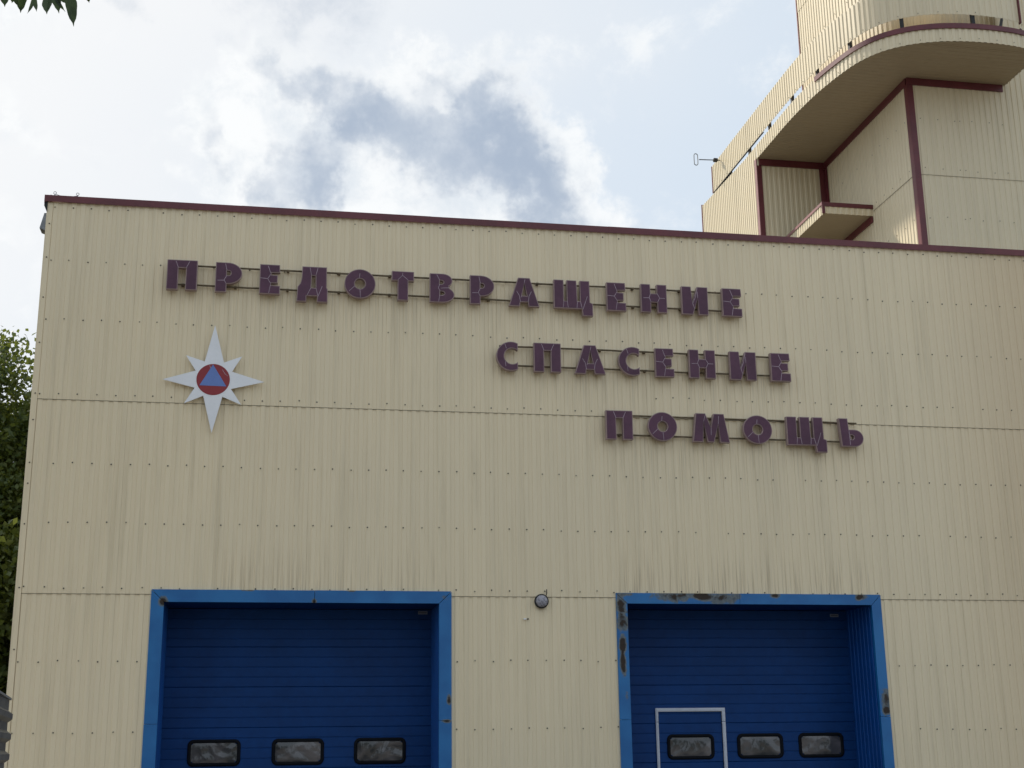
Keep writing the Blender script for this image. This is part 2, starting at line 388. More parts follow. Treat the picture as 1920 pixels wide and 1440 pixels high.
# screws with washers (dark and tiny): one joined part
gs, gl = G(), G()
random.seed(11)
def washer(gq, x, z, y=-0.0225, r=0.0098):
    n = 6
    vs_ = [(x + r * math.cos(2 * PI * i / n), y + 0.004, z + r * math.sin(2 * PI * i / n)) for i in range(n)]
    vs_ += [(x + r * .8 * math.cos(2 * PI * i / n), y - 0.004, z + r * .8 * math.sin(2 * PI * i / n)) for i in range(n)]
    gq.add(vs_, [tuple(range(n, 2 * n))] + [(i, (i + 1) % n, n + (i + 1) % n, n + i) for i in range(n)])
for zrow, xlo, xhi in ((8.43, XL, XR), (7.70, XL, XR), (6.918, XL, XR), (5.94, XL, 4.75), (6.147, 4.9, XR), (5.06, XL, XR), (4.325, XL, XR),
                       (3.535, XL, XR), (2.66, XL, 5), (2.592, 5, XR), (1.835, XL, 5), (1.768, 5, XR), (0.9, XL, XR), (0.2, XL, XR)):
    x = -2.85
    kx = 0
    while x < XR:
        zz = zrow + random.uniform(-.011, .011); ok = xlo <= x <= xhi
        for D in (D1, D2):
            if D[0] - .01 < x < D[1] + .01 and zz < D[4] + .008: ok = False
        if ok and random.random() > 0.04:
            washer(gs if random.random() < 0.72 else gl, x + random.uniform(-.009, .009), zz)
        x = -2.85 + 0.2276 * (kx + 1); kx += 1
for z in (8.2, 7.74, 7.2, 6.6, 5.94, 5.6, 5.06, 4.8, 4.3, 3.53, 2.8, 2.0): washer(gs, -2.905, z, -0.021)
gs.put('screw_heads', M['screw'], st)['kind'] = 'stuff'
gl.put('pale_screw_heads', M['screw_g'], st)['kind'] = 'stuff'
# corner guard, side and rear walls, roof
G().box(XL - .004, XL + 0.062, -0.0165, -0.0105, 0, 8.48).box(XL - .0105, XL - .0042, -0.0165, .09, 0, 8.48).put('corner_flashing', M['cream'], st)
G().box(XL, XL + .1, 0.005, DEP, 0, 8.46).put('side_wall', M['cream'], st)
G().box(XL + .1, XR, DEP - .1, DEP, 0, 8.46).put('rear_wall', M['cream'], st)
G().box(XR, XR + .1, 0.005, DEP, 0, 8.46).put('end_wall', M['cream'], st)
G().box(XL + .1, XR, 0.12, DEP - .1, 8.1, 8.25).put('roof_deck', M['roof'], st)
# coping in lengths with small laps
x = XL - 0.045; i = 0
while x < XR:
    xe = min(XR + .1, x + 2.5)
    d = 0.002 * (i % 2)
    gg = G(); gg.box(x, xe + .02, -0.050 - d, -0.044 - d, 8.496 - d, 8.582)
    gg.box(x, xe + .02, -0.043 - d, 0.20, 8.566 + d, 8.584 + d)
    if i == 0: gg.box(x, x + .006, -0.0438, 0.20, 8.47, 8.5655)
    gg.put('coping_cap', M['maroon'], st); x = xe; i += 1
# gutter end on the left side under the coping
gg = G(); gg.hexa([(-2.985, -.03, 8.44), (-2.945, -.03, 8.36), (-2.945, .25, 8.36), (-2.985, .25, 8.44)], [(-2.985, -.03, 8.495), (-2.945, -.03, 8.495), (-2.945, .25, 8.495), (-2.985, .25, 8.495)])
gg.put('gutter_end', M['dark_steel'], st)
gg = G(); gg.hexa([(-3.03, .03, 8.15), (-2.951, .03, 8.12), (-2.951, .22, 8.12), (-3.03, .22, 8.15)], [(-2.985, .03, 8.36), (-2.951, .03, 8.36), (-2.951, .22, 8.36), (-2.985, .22, 8.36)])
gg.put('gutter_outlet', M['galv'], st)
# small nail and scrap of wire left of centre, and a clip above the lamp
G().box(3.24, 3.275, -.03, -.0125, 3.175, 3.19).put('wall_clip', M['white'], st)
G().box(3.29, 3.305, -.028, -.0125, 3.172, 3.192).put('wall_clip', M['screw'], st)

# door surrounds -------------------------------------------------------
def surround(D, mat, mid):
    x0, x1, a, b, zt, zi = D
    yf, yb = -0.034, 0.02
    def piece(name, pts):                                   # pts: polygon in x,z, clockwise ignored
        n = len(pts); v = [(x, yf, z) for x, z in pts] + [(x, yb, z) for x, z in pts]
        f = [tuple(range(n)), tuple(range(n, 2 * n))[::-1]] + [(i, n + i, n + (i + 1) % n, (i + 1) % n) for i in range(n)]
        return mesh(name, v, f, mat, st)
    gpp = 0.0025
    piece('door_head_trim', [(x0 + gpp, zt), (mid - gpp, zt), (mid - gpp, zi), (a + gpp, zi)])
    piece('door_head_trim', [(mid + gpp, zt + .002), (x1 - gpp, zt + .002), (b - gpp, zi), (mid + gpp, zi)])
    zj = 1.925
    piece('door_jamb_trim', [(x0, zt - gpp * 2), (a, zi - gpp * 2), (a, zj + .004), (x0, zj + .004)])
    piece('door_jamb_trim', [(x0 - .002, zj), (a, zj), (a, 0), (x0 - .002, 0)])
    piece('door_jamb_trim', [(b, zi - gpp * 2), (x1, zt - gpp * 2), (x1, zj + .014), (b, zj + .014)])
    piece('door_jamb_trim', [(b, zj + .010), (x1 + .002, zj + .010), (x1 + .002, 0), (b, 0)])
    G().box(a - .012, b + .012, 0.022, 0.8, zi + .004, zi + .03).put('reveal_soffit', M['door'], st)  # darker blue than the side reveals: recess shade put into the colour
    # side reveals of the same ribbed sheet turned inwards
    for xs, sg in ((a, 1), (b, -1)):
        ps = prof_points(0, 0.78, PR); v = []; f = []
        for s, h in ps: v += [(xs - sg * .010 + sg * h, 0.021 + s, 0), (xs - sg * .010 + sg * h, 0.021 + s, zi + .003)]
        for i in range(len(ps) - 1): f.append((2 * i, 2 * i + 2, 2 * i + 3, 2 * i + 1) if sg < 0 else (2 * i + 1, 2 * i + 3, 2 * i + 2, 2 * i))
        mesh('reveal_sheet', v, f, M['reveal'], st)
surround(D1, M['trim'], 0.604)
surround(D2, M['trim_r'], 6.132)

YD = 0.80
def rrect(cx, cz, w_, h_, r, n=6):
    out = []
    for qx, qz, a0 in ((1, 1, 0), (-1, 1, 90), (-1, -1, 180), (1, -1, 270)):
        for i in range(n + 1):
            a = math.radians(a0 + 90 * i / n)
            out.append((cx + qx * (w_ / 2 - r) + r * math.cos(a), cz + qz * (h_ / 2 - r) + r * math.sin(a)))
    return out
def ring_mesh(outer, inner, yb, yf, yi):
    n = len(outer); v = [(x, yb, z) for x, z in outer] + [(x, yf, z) for x, z in outer]
    mid = [((a[0] + b[0]) / 2, (a[1] + b[1]) / 2) for a, b in zip(outer, inner)]
    v += [(x, yf - .006, z) for x, z in mid] + [(x, yf, z) for x, z in inner] + [(x, yi, z) for x, z in inner]
    f = []
    for k_ in range(4):
        for i in range(n): f.append((k_ * n + i, k_ * n + (i + 1) % n, (k_ + 1) * n + (i + 1) % n, (k_ + 1) * n + i))
    return v, f
def garage_door(D, windows, lab):
    a, b, zi = D[2], D[3], D[5]
    door = G().box(a - .008, b + .008, YD + .045, YD + .06, 0, zi + .003).put('garage_door', M['door'], st)
    door['label'] = lab
    joints = [0.0, 0.39, 0.89, 1.39, 1.89, 2.39, 2.89, zi + .002]
    random.seed(int(a * 10) + 40)
    for z0, z1 in zip(joints, joints[1:]):
        # section: rounded edges, ribs every 125 mm pressed into the face
        ps = [(z0 + .0015, YD + .04), (z0 + .001, YD + .007), (z0 + .006, YD)]
        zz = z1 - .125
        gr = []
        while zz > z0 + .05: gr.append(zz); zz -= .125
        for q in sorted(gr): ps += [(q - .009, YD), (q - .004, YD + .0065), (q + .003, YD + .0065), (q + .006, YD)]
        ps += [(z1 - .006, YD), (z1 - .001, YD + .007), (z1 - .001, YD + .04)]
        off = random.uniform(-.0015, .0015)
        v = []; f = []
        for z, y in ps: v += [(a - .006, y + off, z), (b + .006, y + off, z)]
        for i in range(len(ps) - 1): f.append((2 * i, 2 * i + 1, 2 * i + 3, 2 * i + 2))
        mesh('door_panel', v, f, M['door'], door)
    for x0, x1 in windows:
        cx, cz, ww, hh = (x0 + x1) / 2, 1.5875, x1 - x0, 0.325
        v, f = ring_mesh(rrect(cx, cz, ww, hh, .075), rrect(cx, cz, ww - .085, hh - .085, .04), YD + .004, YD - .012, YD - .004)
        mesh('window_gasket', v, f, M['rubber'], door, True)
        # bulging acrylic pane as a gridded sheet
        nx, nz = 18, 10; v = []; f = []
        for j in range(nz + 1):
            for i in range(nx + 1):
                u, w_ = i / nx * 2 - 1, j / nz * 2 - 1
                x = cx + u * (ww - .07) / 2; z = cz + w_ * (hh - .07) / 2
                e = (1 - u ** 6) * (1 - w_ ** 4)
                y = YD - .002 - .007 * e + .0022 * math.sin(9 * u + 3 * cx) * math.cos(5 * w_ + cx) * e
                v.append((x, y, z))
        for j in range(nz):
            for i in range(nx):
                if (i in (0, nx - 1)) and (j in (0, nz - 1)): continue
                q = j * (nx + 1) + i; f.append((q, q + 1, q + nx + 2, q + nx + 1))
        mesh('window_pane', v, f, M['pane'], door, True)
    return door
gd1 = garage_door(D1, [(-0.888, -0.237), (0.147, 0.800), (1.177, 1.838)], 'wide blue sectional door with three rounded windows in a row')
gd2 = garage_door(D2, [(5.309, 5.960), (6.281, 6.929), (7.149, 7.793)], 'blue sectional door with a white framed pass door in it')
for door, x0, z0 in ((gd1, 1.985, 3.312), (gd2, 7.733, 3.302)):
    pl = G().box(x0, x0 + .125, YD - .004, YD - .001, z0, z0 + .042).put('maker_plate', M['plate'], door)
    G().box(x0 + .012, x0 + .113, YD - .0055, YD - .0045, z0 + .017, z0 + .025).put('plate_print', M['dark_steel'], door)
# wicket door frame
xa, xb, zt = 5.162, 6.128, 2.088
fw = 0.045
for nm, bx in (('pass_door_head', (xa, xb, zt - fw, zt)), ('pass_door_post', (xa, xa + fw * .8, 1.912, zt - fw - .001)), ('pass_door_post', (xb - fw, xb, 1.912, zt - fw - .001)),
               ('pass_door_post', (xa, xa + fw * .8, .05, 1.906)), ('pass_door_post', (xb - fw, xb, .05, 1.906))):
    G().box(bx[0], bx[1], YD - .022, YD - .002, bx[2], bx[3]).box(bx[0] + .012, bx[1] - .012, YD - .027, YD - .0225, bx[2] + .01, bx[3] - .01).put(nm, M['alu'], gd2)

for bx in ((xa + .036, xa + .042, .05, zt - fw), (xb - fw - .006, xb - fw - .0005, .05, zt - fw), (xa + .043, xb - fw - .007, zt - fw - .006, zt - fw - .0005)):
    G().box(bx[0], bx[1], YD - .004, YD - .0015, bx[2], bx[3]).put('door_gap_shadow', M['rubber'], gd2)  # dark strips stand in for the shadow gap inside the frame

# ================================================================== LETTERED ROWS
def arc(cx, cy, rx, ry, a0, a1, n=20):
    return [(cx + rx * math.cos(math.radians(a0 + (a1 - a0) * i / n)), cy + ry * math.sin(math.radians(a0 + (a1 - a0) * i / n))) for i in range(n + 1)]
def E_():
    return [[(0, 0), (0, 1), (.97, 1), (.99, .74), (.56, .73), (.56, .65), (.88, .64), (.88, .38), (.56, .37), (.56, .29), (1, .28), (1, 0)]], \
        [[(.40, .95), (.52, .72)], [(.52, .66), (.40, .52)], [(.40, .50), (.53, .36)], [(.53, .29), (.46, .02)], [(.03, .53), (.40, .51)]]
def R_out(): return [(0, 0), (0, 1), (.45, 1)] + arc(.45, .64, .55, .36, 80, -80, 18) + [(.42, .28), (.42, 0)]
GL = {
 'П': ([[(0, 0), (0, 1), (1, 1), (1, 0), (.63, 0), (.63, .74), (.37, .74), (.37, 0)]], [[(.37, .74), (.28, .96)], [(.63, .74), (.74, .96)]]),
 'Р': ([R_out(), [(.42, .56), (.42, .73)] + arc(.50, .645, .085, .085, 90, -90, 6)], [[(.42, .74), (.36, .96)], [(.42, .55), (.33, .40), (.41, .28)], [(.08, .38), (.33, .39)]]),
 'Е': E_(),
 'Д': ([[(.16, 1), (.96, 1), (.965, .30), (1, .24), (1, -.2), (.66, -.2), (.67, 0), (.31, 0), (.31, -.2), (0, -.2), (.02, .29), (.11, .42), (.15, .6)],
        [(.47, .70), (.60, .70), (.615, .27), (.46, .27)]], [[(.46, .72), (.41, .97)], [(.61, .72), (.67, .97)], [(.45, .26), (.34, .02)], [(.62, .26), (.68, .02)], [(.69, -.02), (.82, .34)]]),
 'О': ([arc(.5, .5, .5, .5, 0, 355, 40), arc(.5, .5, .175, .185, 0, 350, 22)], [[(.5, .31), (.52, .02)], [(.34, .42), (.14, .22)], [(.47, .69), (.49, .85)]]),
 'Т': ([[(0, .68), (0, 1), (1, 1), (1, .68), (.74, .68), (.74, 0), (.27, 0), (.27, .68)]], [[(.27, .70), (.48, .86), (.74, .70)], [(.48, .86), (.49, .95)]]),
 'В': ([[(0, 0), (0, 1), (.45, 1)] + arc(.52, .76, .40, .24, 85, -50, 10) + arc(.50, .27, .50, .27, 55, -85, 12) + [(.45, 0)],
        [(.40, .63), (.40, .77)] + arc(.47, .70, .10, .07, 90, -90, 5), [(.41, .25), (.41, .39)] + arc(.49, .32, .12, .07, 90, -90, 5)],
       [[(.39, .78), (.28, .96)], [(.40, .62), (.34, .5), (.41, .40)], [(.45, .49), (.88, .52)], [(.40, .25), (.36, .02)]]),
 'А': ([[(0, 0), (.31, 1), (.69, 1), (1, 0), (.65, 0), (.63, .15), (.37, .15), (.35, 0)], [(.51, .82), (.42, .36), (.60, .36)]],
       [[(.51, .82), (.53, .94)], [(.37, .15), (.34, .36), (.25, .52)], [(.63, .15), (.66, .36), (.74, .52)], [(.42, .36), (.39, .30)]]),
 'Щ': ([[(0, 0), (0, 1), (.25, 1), (.25, .26), (.335, .26), (.335, 1), (.585, 1), (.60, .26), (.675, .26), (.675, 1), (.92, 1), (.93, .24), (1, .20), (1, -.24), (.74, -.24), (.72, 0)]],
       [[(.25, .26), (.23, .02)], [(.335, .26), (.36, .02)], [(.60, .24), (.585, .02)], [(.74, -.02), (.86, .45)], [(.68, .24), (.72, .02)]]),
 'Н': ([[(0, 0), (0, 1), (.36, 1), (.37, .67), (.62, .67), (.62, 1), (1, 1), (1, 0), (.64, 0), (.63, .36), (.38, .36), (.37, 0)]],
       [[(.37, .67), (.31, .52), (.38, .36)], [(.62, .67), (.72, .52), (.63, .36)], [(.08, .50), (.31, .51)], [(.72, .51), (.92, .51)]]),
 'И': ([[(0, 0), (0, 1), (.36, 1), (.40, .42), (.60, 1), (1, 1), (1, 0), (.64, 0), (.61, .58), (.41, 0)]],
       [[(.40, .42), (.46, .22)], [(.60, .95), (.52, .62), (.41, .40)], [(.61, .6), (.60, .82)]]),
 'С': ([arc(.67, .5, .67, .5, 62, 298, 28) + arc(.72, .5, .37, .28, 313, 47, 20)], [[(.45, .76), (.38, .92)], [(.42, .14), (.40, .30)]]),
 'М': ([[(0, 0), (.10, 1), (.357, 1), (.50, .50), (.587, 1), (.865, 1), (1, 0), (.745, 0), (.70, .62), (.57, 0), (.40, 0), (.30, .70), (.27, 0)]],
       [[(.30, .72), (.36, .96)], [(.50, .48), (.49, .24)], [(.70, .64), (.72, .92)]]),
 'Ь': ([[(0, 1), (.37, 1), (.40, .60), (.62, .60)] + arc(.64, .30, .36, .30, 88, -88, 14) + [(.08, 0)], [(.46, .25), (.44, .40), (.52, .42), (.60, .38), (.61, .30), (.55, .24)]],
       [[(.40, .58), (.42, .05)], [(.44, .25), (.40, .20)]]),
}
def area(p): return sum(a[0] * b[1] - b[0] * a[1] for a, b in zip(p, p[1:] + p[:1])) / 2
def offset(poly, d):
    """grow polygon (made counter-clockwise) by d with limited mitres"""
    p = poly if area(poly) > 0 else poly[::-1]
    n = len(p); out = []
    for i in range(n):
        a, b, c = Vector(p[i - 1]), Vector(p[i]), Vector(p[(i + 1) % n])
        e1 = (b - a).normalized(); e2 = (c - b).normalized()
        n1 = Vector((e1.y, -e1.x)); n2 = Vector((e2.y, -e2.x))
        m_ = (n1 + n2); m_ = m_.normalized() if m_.length > 1e-6 else n1
        k_ = d / max(0.5, m_.dot(n1)); out.append((b.x + m_.x * k_, b.y + m_.y * k_))
    return out
def plate(polys, y0, y1, flat_back=False):
    """prism between y0 (front, smaller y) and y1 from outline + holes in x,z"""
    tri = tessellate_polygon([[Vector((x, z, 0)) for x, z in p] for p in polys])
    flat = [q for p in polys for q in p]; n = len(flat)
    v = [(x, y0, z) for x, z in flat] + [(x, y1, z) for x, z in flat]
    f = [tuple(t_) for t_ in tri]; b = 0
    for p in polys:
        k_ = len(p)
        for i in range(k_): f.append((b + i, b + (i + 1) % k_, n + b + (i + 1) % k_, n + b + i))
        b += k_
    return v, f
YL = -0.145
def row_sign(text, spans, zb, zt, label, rails, standoffs):
    x0, x1 = spans[0][0], spans[-1][1]
    root = thing('lettering_sign', label, 'sign', ((x0 + x1) / 2, -0.012, zb), 'rows of purple letters on the cream wall')
    for zr in rails:
        pts = [(x0 + .05 + (x1 - x0 - .1) * i / 24, -.062, zr + random.uniform(-.003, .003) - .0028 * (x0 + (x1 - x0) * i / 24 - x0)) for i in range(25)]
        G().tube(pts, 0.0125, 6).put('rail', M['rail'], root)
        n = standoffs
        for i in range(n):
            xx = x0 + .2 + (x1 - x0 - .4) * i / (n - 1)
            G().box(xx - .016, xx + .016, -.072, -.008, zr - .014 - .0028 * (xx - x0), zr + .012 - .0028 * (xx - x0)).put('bracket', M['rail'], root)
    for i, (ch, (a, b)) in enumerate(zip(text, spans)):
        outl, cr = GL[ch]; sx = b - a; sz = zt - zb
        dz = -.0028 * (a - x0)
        tilt = random.uniform(-.006, .006)
        def T(p): return (a + p[0] * sx, zb + dz + p[1] * sz + tilt * (p[0] - .5) * sx)
        polys = [[T(q) for q in p] for p in outl]
        face = [offset(polys[0], -0.009)] + [offset(h, 0.009) for h in polys[1:]]
        box_ = [offset(polys[0], 0.001)] + [offset(h, -0.001) for h in polys[1:]]
        yj = YL + random.uniform(-.006, .006)
        v, f = plate(box_, yj + .004, -0.076)
        lo = mesh('letter', v, f, M['ltr_side'], root)
        v, f = plate(face, yj - .001, yj + .003)
        mesh('letter_face', v, f, M['purple'], lo)
        gg = G()
        for seg in cr:
            pts = [T(q) for q in seg]
            for p, q in zip(pts, pts[1:]):
                d = Vector((q[0] - p[0], q[1] - p[1])).normalized() * .0028
                gg.hexa([(p[0] - d.y, yj - .0025, p[1] + d.x), (p[0] + d.y, yj - .0025, p[1] - d.x), (q[0] + d.y, yj - .0025, q[1] - d.x), (q[0] - d.y, yj - .0025, q[1] + d.x)],
                        [(p[0] - d.y, yj - .0012, p[1] + d.x), (p[0] + d.y, yj - .0012, p[1] - d.x), (q[0] + d.y, yj - .0012, q[1] - d.x), (q[0] - d.y, yj - .0012, q[1] + d.x)])
        gg.put('film_seam', M['crack'], lo)['kind'] = 'stuff'
    return root
random.seed(21)
row_sign('ПРЕДОТВРАЩЕНИЕ', [(-1.390, -1.010), (-.778, -.441), (-.214, .048), (.267, .666), (.884, 1.291), (1.507, 1.800), (2.014, 2.343), (2.556, 2.882),
          (3.084, 3.498), (3.702, 4.238), (4.438, 4.705), (4.920, 5.284), (5.502, 5.876), (6.085, 6.365)], 7.343, 7.744,
         'top and longest row of purple letters on two thin rails reading ПРЕДОТВРАЩЕНИЕ', (7.70, 7.437), 12)
row_sign('СПАСЕНИЕ', [(2.905, 3.198), (3.411, 3.776), (3.969, 4.389), (4.573, 4.869), (5.086, 5.347), (5.563, 5.931), (6.143, 6.519), (6.730, 7.010)], 6.424, 6.822,
         'middle row of purple letters on two thin rails reading СПАСЕНИЕ', (6.782, 6.517), 7)
row_sign('ПОМОЩЬ', [(4.373, 4.736), (4.950, 5.351), (5.566, 6.078), (6.281, 6.689), (6.901, 7.465), (7.657, 8.001)], 5.532, 5.924,
         'lowest and shortest row of purple letters on two thin rails reading ПОМОЩЬ', (5.880, 5.611), 6)

# ================================================================== STAR EMBLEM
em = thing('star_emblem', 'white eight pointed star plate with red disc and blue triangle on the wall', 'emblem', (-.745, -.01, 6.175))
star = [(-.755, 6.900), (-.623, 6.404), (-.399, 6.495), (-.518, 6.287), (-.108, 6.165), (-.522, 6.058), (-.387, 5.856), (-.624, 5.953),
        (-.738, 5.477), (-.862, 5.959), (-1.094, 5.853), (-.972, 6.060), (-1.372, 6.157), (-.970, 6.285), (-1.099, 6.484), (-.863, 6.409)]
v, f = plate([star], -.085, -.066); mesh('star_plate', v, f, M['white'], em)
disc = [(-.748 + .208 * math.cos(2 * PI * i / 48), 6.174 + .205 * math.sin(2 * PI * i / 48)) for i in range(48)]
v, f = plate([disc], -.0885, -.0853); mesh('red_disc', v, f, M['red'], em)
v, f = plate([[(-.758, 6.372), (-.580, 6.088), (-.915, 6.092)]], -.0905, -.0888); mesh('blue_triangle', v, f, M['tri'], em)
for sx, sz in ((-.98, 6.16), (-.5, 6.16), (-.75, 6.5), (-.745, 5.85)): G().box(sx - .02, sx + .02, -.0655, -.008, sz - .02, sz + .02).put('bracket', M['rail'], em)
gg = G()
for p, q in (((-.80, 6.36), (-.775, 6.30)), ((-.64, 6.31), (-.60, 6.25)), ((-.60, 6.25), (-.565, 6.225)), ((-.87, 6.16), (-.84, 6.19))):
    gg.bar((p[0], -.0893, p[1]), (q[0], -.0893, q[1]), .0012, .005)
gg.put('scratches', M['crack'], em)

# ================================================================== WALL LAMP
lamp = thing('wall_lamp', 'small round bulkhead lamp with dark rim between the two blue doors', 'lamp', (3.473, -.008, 3.40))
def lathe(prof, c, n=24):
    v = []; f = []
    for r, y in prof: v += [(c[0] + r * math.cos(2 * PI * i / n), y, c[2] + r * math.sin(2 * PI * i / n)) for i in range(n)]
    for k_ in range(len(prof) - 1):
        for i in range(n): f.append((k_ * n + i, k_ * n + (i + 1) % n, (k_ + 1) * n + (i + 1) % n, (k_ + 1) * n + i))
    return v, f
c = (3.473, 0, 3.405)
v, f = lathe([(.075, -.012), (.090, -.016), (.092, -.055), (.084, -.066), (.074, -.062)], c); mesh('lamp_rim', v, f, M['dark_steel'], lamp, True)
v, f = lathe([(.078, -.060), (.070, -.080), (.050, -.095), (.025, -.102), (.0005, -.104)], c); mesh('lamp_lens', v, f, M['lens'], lamp, True)
G().tube([(3.535, -.03, 3.475), (3.545, -.035, 3.50), (3.548, -.02, 3.53), (3.55, -.01, 3.56)], .006, 6).put('cable', M['dark_steel'], lamp)

# ================================================================== ROOF EDGE WIRE
wi = thing('lightning_wire', 'thin wire on two small clips above the left end of the coping', 'wire', (-2.9, .1, 8.585))
for xx in (-2.885, -2.60):
    G().bar((xx, .10, 8.585), (xx, .10, 8.66), .012, .012).put('clip', M['galv'], wi)
    G().tube([(xx + .018 * math.cos(a * PI / 6), .10, 8.675 + .018 * math.sin(a * PI / 6)) for a in range(12)], .004, 5, True).put('clip_ring', M['galv'], wi)
G().bar((-2.93, .09, 8.585), (-2.93, .09, 8.64), .014, .014).put('clip', M['dark_steel'], wi)
G().tube([(-2.885, .10, 8.66), (-2.80, .10, 8.635), (-2.70, .10, 8.63), (-2.60, .10, 8.65)], .004, 5).put('wire', M['galv'], wi)

# ================================================================== CONTROL TOWER
tw = thing('control_tower', 'tall cream ribbed tower with rounded balcony and maroon trim rising behind the roof', 'tower', (12.3, 6, 8.25))
ZS = 13.55
fas = [(9.9, 7.83), (9.905, 6.9), (9.91, 6.2), (9.94, 5.5), (10.01, 4.75), (10.15, 3.99), (10.29, 3.53), (10.53, 3.13), (10.90, 2.83), (11.31, 2.66), (11.73, 2.575),
       (12.19, 2.545), (12.65, 2.565), (13.0, 2.625), (13.5, 2.78), (14.0, 3.05), (14.45, 3.45), (14.8, 4.0), (15.0, 4.7), (15.05, 5.5), (15.05, 7.0)]
def catmull(p, n=8):
    out = []
    for i in range(len(p) - 1):
        a, b, c_, d = p[max(0, i - 1)], p[i], p[i + 1], p[min(len(p) - 1, i + 2)]
        for k_ in range(n):
            t_ = k_ / n
            out.append(tuple(0.5 * ((2 * b[j]) + (-a[j] + c_[j]) * t_ + (2 * a[j] - 5 * b[j] + 4 * c_[j] - d[j]) * t_ ** 2 + (-a[j] + 3 * b[j] - 3 * c_[j] + d[j]) * t_ ** 3) for j in (0, 1)))
    out.append(p[-1]); return out
FC0 = catmull(fas)
FC = [p for p in FC0 if p[0] < 13.2 or p[1] > 20] + [(13.28, 2.73), (13.35, 2.80), (13.385, 2.92), (13.39, 3.1), (13.39, 3.5), (13.39, 3.975)]
FC = [p for i, p in enumerate(FC) if i == 0 or (Vector(p) - Vector(FC[i - 1])).length > 1e-4]
def inset(path, d):           # outward normal is on the right-hand side walking along the path from back-left to the right (towards -x / -y)
    out = []
    for i, p in enumerate(path):
        a = Vector(path[max(0, i - 1)]); b = Vector(path[min(len(path) - 1, i + 1)]); t_ = (b - a).normalized()
        nn_ = Vector((t_.y, -t_.x))
        out.append((p[0] - nn_.x * d, p[1] - nn_.y * d))
    return out
class Path:
    def __init__(s, pts):
        s.p = [Vector(q) for q in pts]; s.l = [0]
        for a, b in zip(s.p, s.p[1:]): s.l.append(s.l[-1] + (b - a).length)
    def at(s, t_):
        t_ = max(0, min(s.l[-1], t_)); i = 0
        while i < len(s.l) - 2 and s.l[i + 1] < t_: i += 1
        a, b = s.p[i], s.p[i + 1]; u = (t_ - s.l[i]) / max(1e-9, s.l[i + 1] - s.l[i]); d = (b - a).normalized()
        return a + (b - a) * u, Vector((d.y, -d.x))
def path_wall(pts, z0, z1, parent, name='cladding_sheet', mat=None, pr=PRT, sheet=1.15, start=0.0, flip=1):
    """ribbed sheets standing along a plan path; z0/z1 numbers or functions of (x, y)"""
    P = Path(pts); L = P.l[-1]; mat = mat or M['cream_t']
    f0 = z0 if callable(z0) else (lambda x, y: z0); f1 = z1 if callable(z1) else (lambda x, y: z1)
    s = 0.0; i = 0; out = []
    while s < L - 1e-3:
        e = min(L, s + sheet)
        if L - e < .2: e = L
        v = []; f = []
        ps = prof_points(s + start, min(L, e + .01) + start, pr)
        for q, h in ps:
            c_, n_ = P.at(q - start); hh = (h + (0.0015 if i % 2 else 0)) * flip
            x, y = c_.x + n_.x * hh, c_.y + n_.y * hh
            v += [(x, y, f0(x, y)), (x, y, f1(x, y)), (x - n_.x * .005 * flip, y - n_.y * .005 * flip, f0(x, y))]
        for k_ in range(len(ps) - 1): f += [(3 * k_, 3 * k_ + 3, 3 * k_ + 4, 3 * k_ + 1), (3 * k_ + 2, 3 * k_ + 5, 3 * k_ + 3, 3 * k_)]
        out.append(mesh(name, v, f, mat, parent)); s = e; i += 1
    return out
def strip(pts, z0, z1, parent, name, mat, off=0.012, th=0.006):
    P = Path(pts); v = []; f = []
    for c_, n_ in [P.at(l) for l in P.l]:
        o1 = c_ + n_ * (off + th); o0 = c_ + n_ * off
        a0 = z0(c_.x, c_.y) if callable(z0) else z0; a1 = z1(c_.x, c_.y) if callable(z1) else z1
        v += [(o0.x, o0.y, a0), (o0.x, o0.y, a1), (o1.x, o1.y, a1), (o1.x, o1.y, a0)]
    n = len(P.l)
    for i in range(n - 1):
        for j in range(4): f.append((4 * i + j, 4 * i + (j + 1) % 4, 4 * i + 4 + (j + 1) % 4, 4 * i + 4 + j))
    f += [(0, 1, 2, 3), (4 * n - 1, 4 * n - 2, 4 * n - 3, 4 * n - 4)]
    return mesh(name, v, f, mat, parent)
ZR = 8.26
# body walls under the balcony; two tiers with the lap at 11.6
def tiers_wall(pts, top, start=0.0, lap=11.62):
    path_wall(pts, ZR, lap + .03, tw, start=start)
    q = inset(pts, -0.005) if len(pts) > 2 else None
    if q is None:
        a, b = Vector(pts[0]), Vector(pts[1]); t_ = (b - a).normalized(); nn_ = Vector((t_.y, -t_.x)) * .005
        q = [tuple(a + nn_), tuple(b + nn_)]
    path_wall(q, lap, top, tw, start=start)
# note: right-hand normal of a path that runs towards -y is -x; of one that runs towards +x is -y
XB = 11.42
tiers_wall([(XB, 7.83), (XB, 4.0)], ZS)
tiers_wall([(XB, 4.0), (13.365, 4.0)], ZS + .06, start=.03)
tiers_wall([(13.355, 4.001), (17.0, 4.001)], 16.5, start=.03 + 13.355 - XB)
path_wall([(9.9, 7.83), (XB, 7.83)], ZR, ZS, tw, start=.05)
ztop = lambda x, y: 13.875 - .012 * max(0, min(3, y - 5)) + max(0, y - 8.5) * 0.045
for zz, p0, p1 in ((11.618, (XB + .003, 3.988), (13.31, 3.988)),):
    G().box(p0[0], 17.0, 3.982, 3.9855, zz - .005, zz).put('lap_joint', M['seam'], tw)
G().box(XB - .0185, XB - .015, 4.02, 5.76, 11.610, 11.618).put('lap_joint', M['seam'], tw)
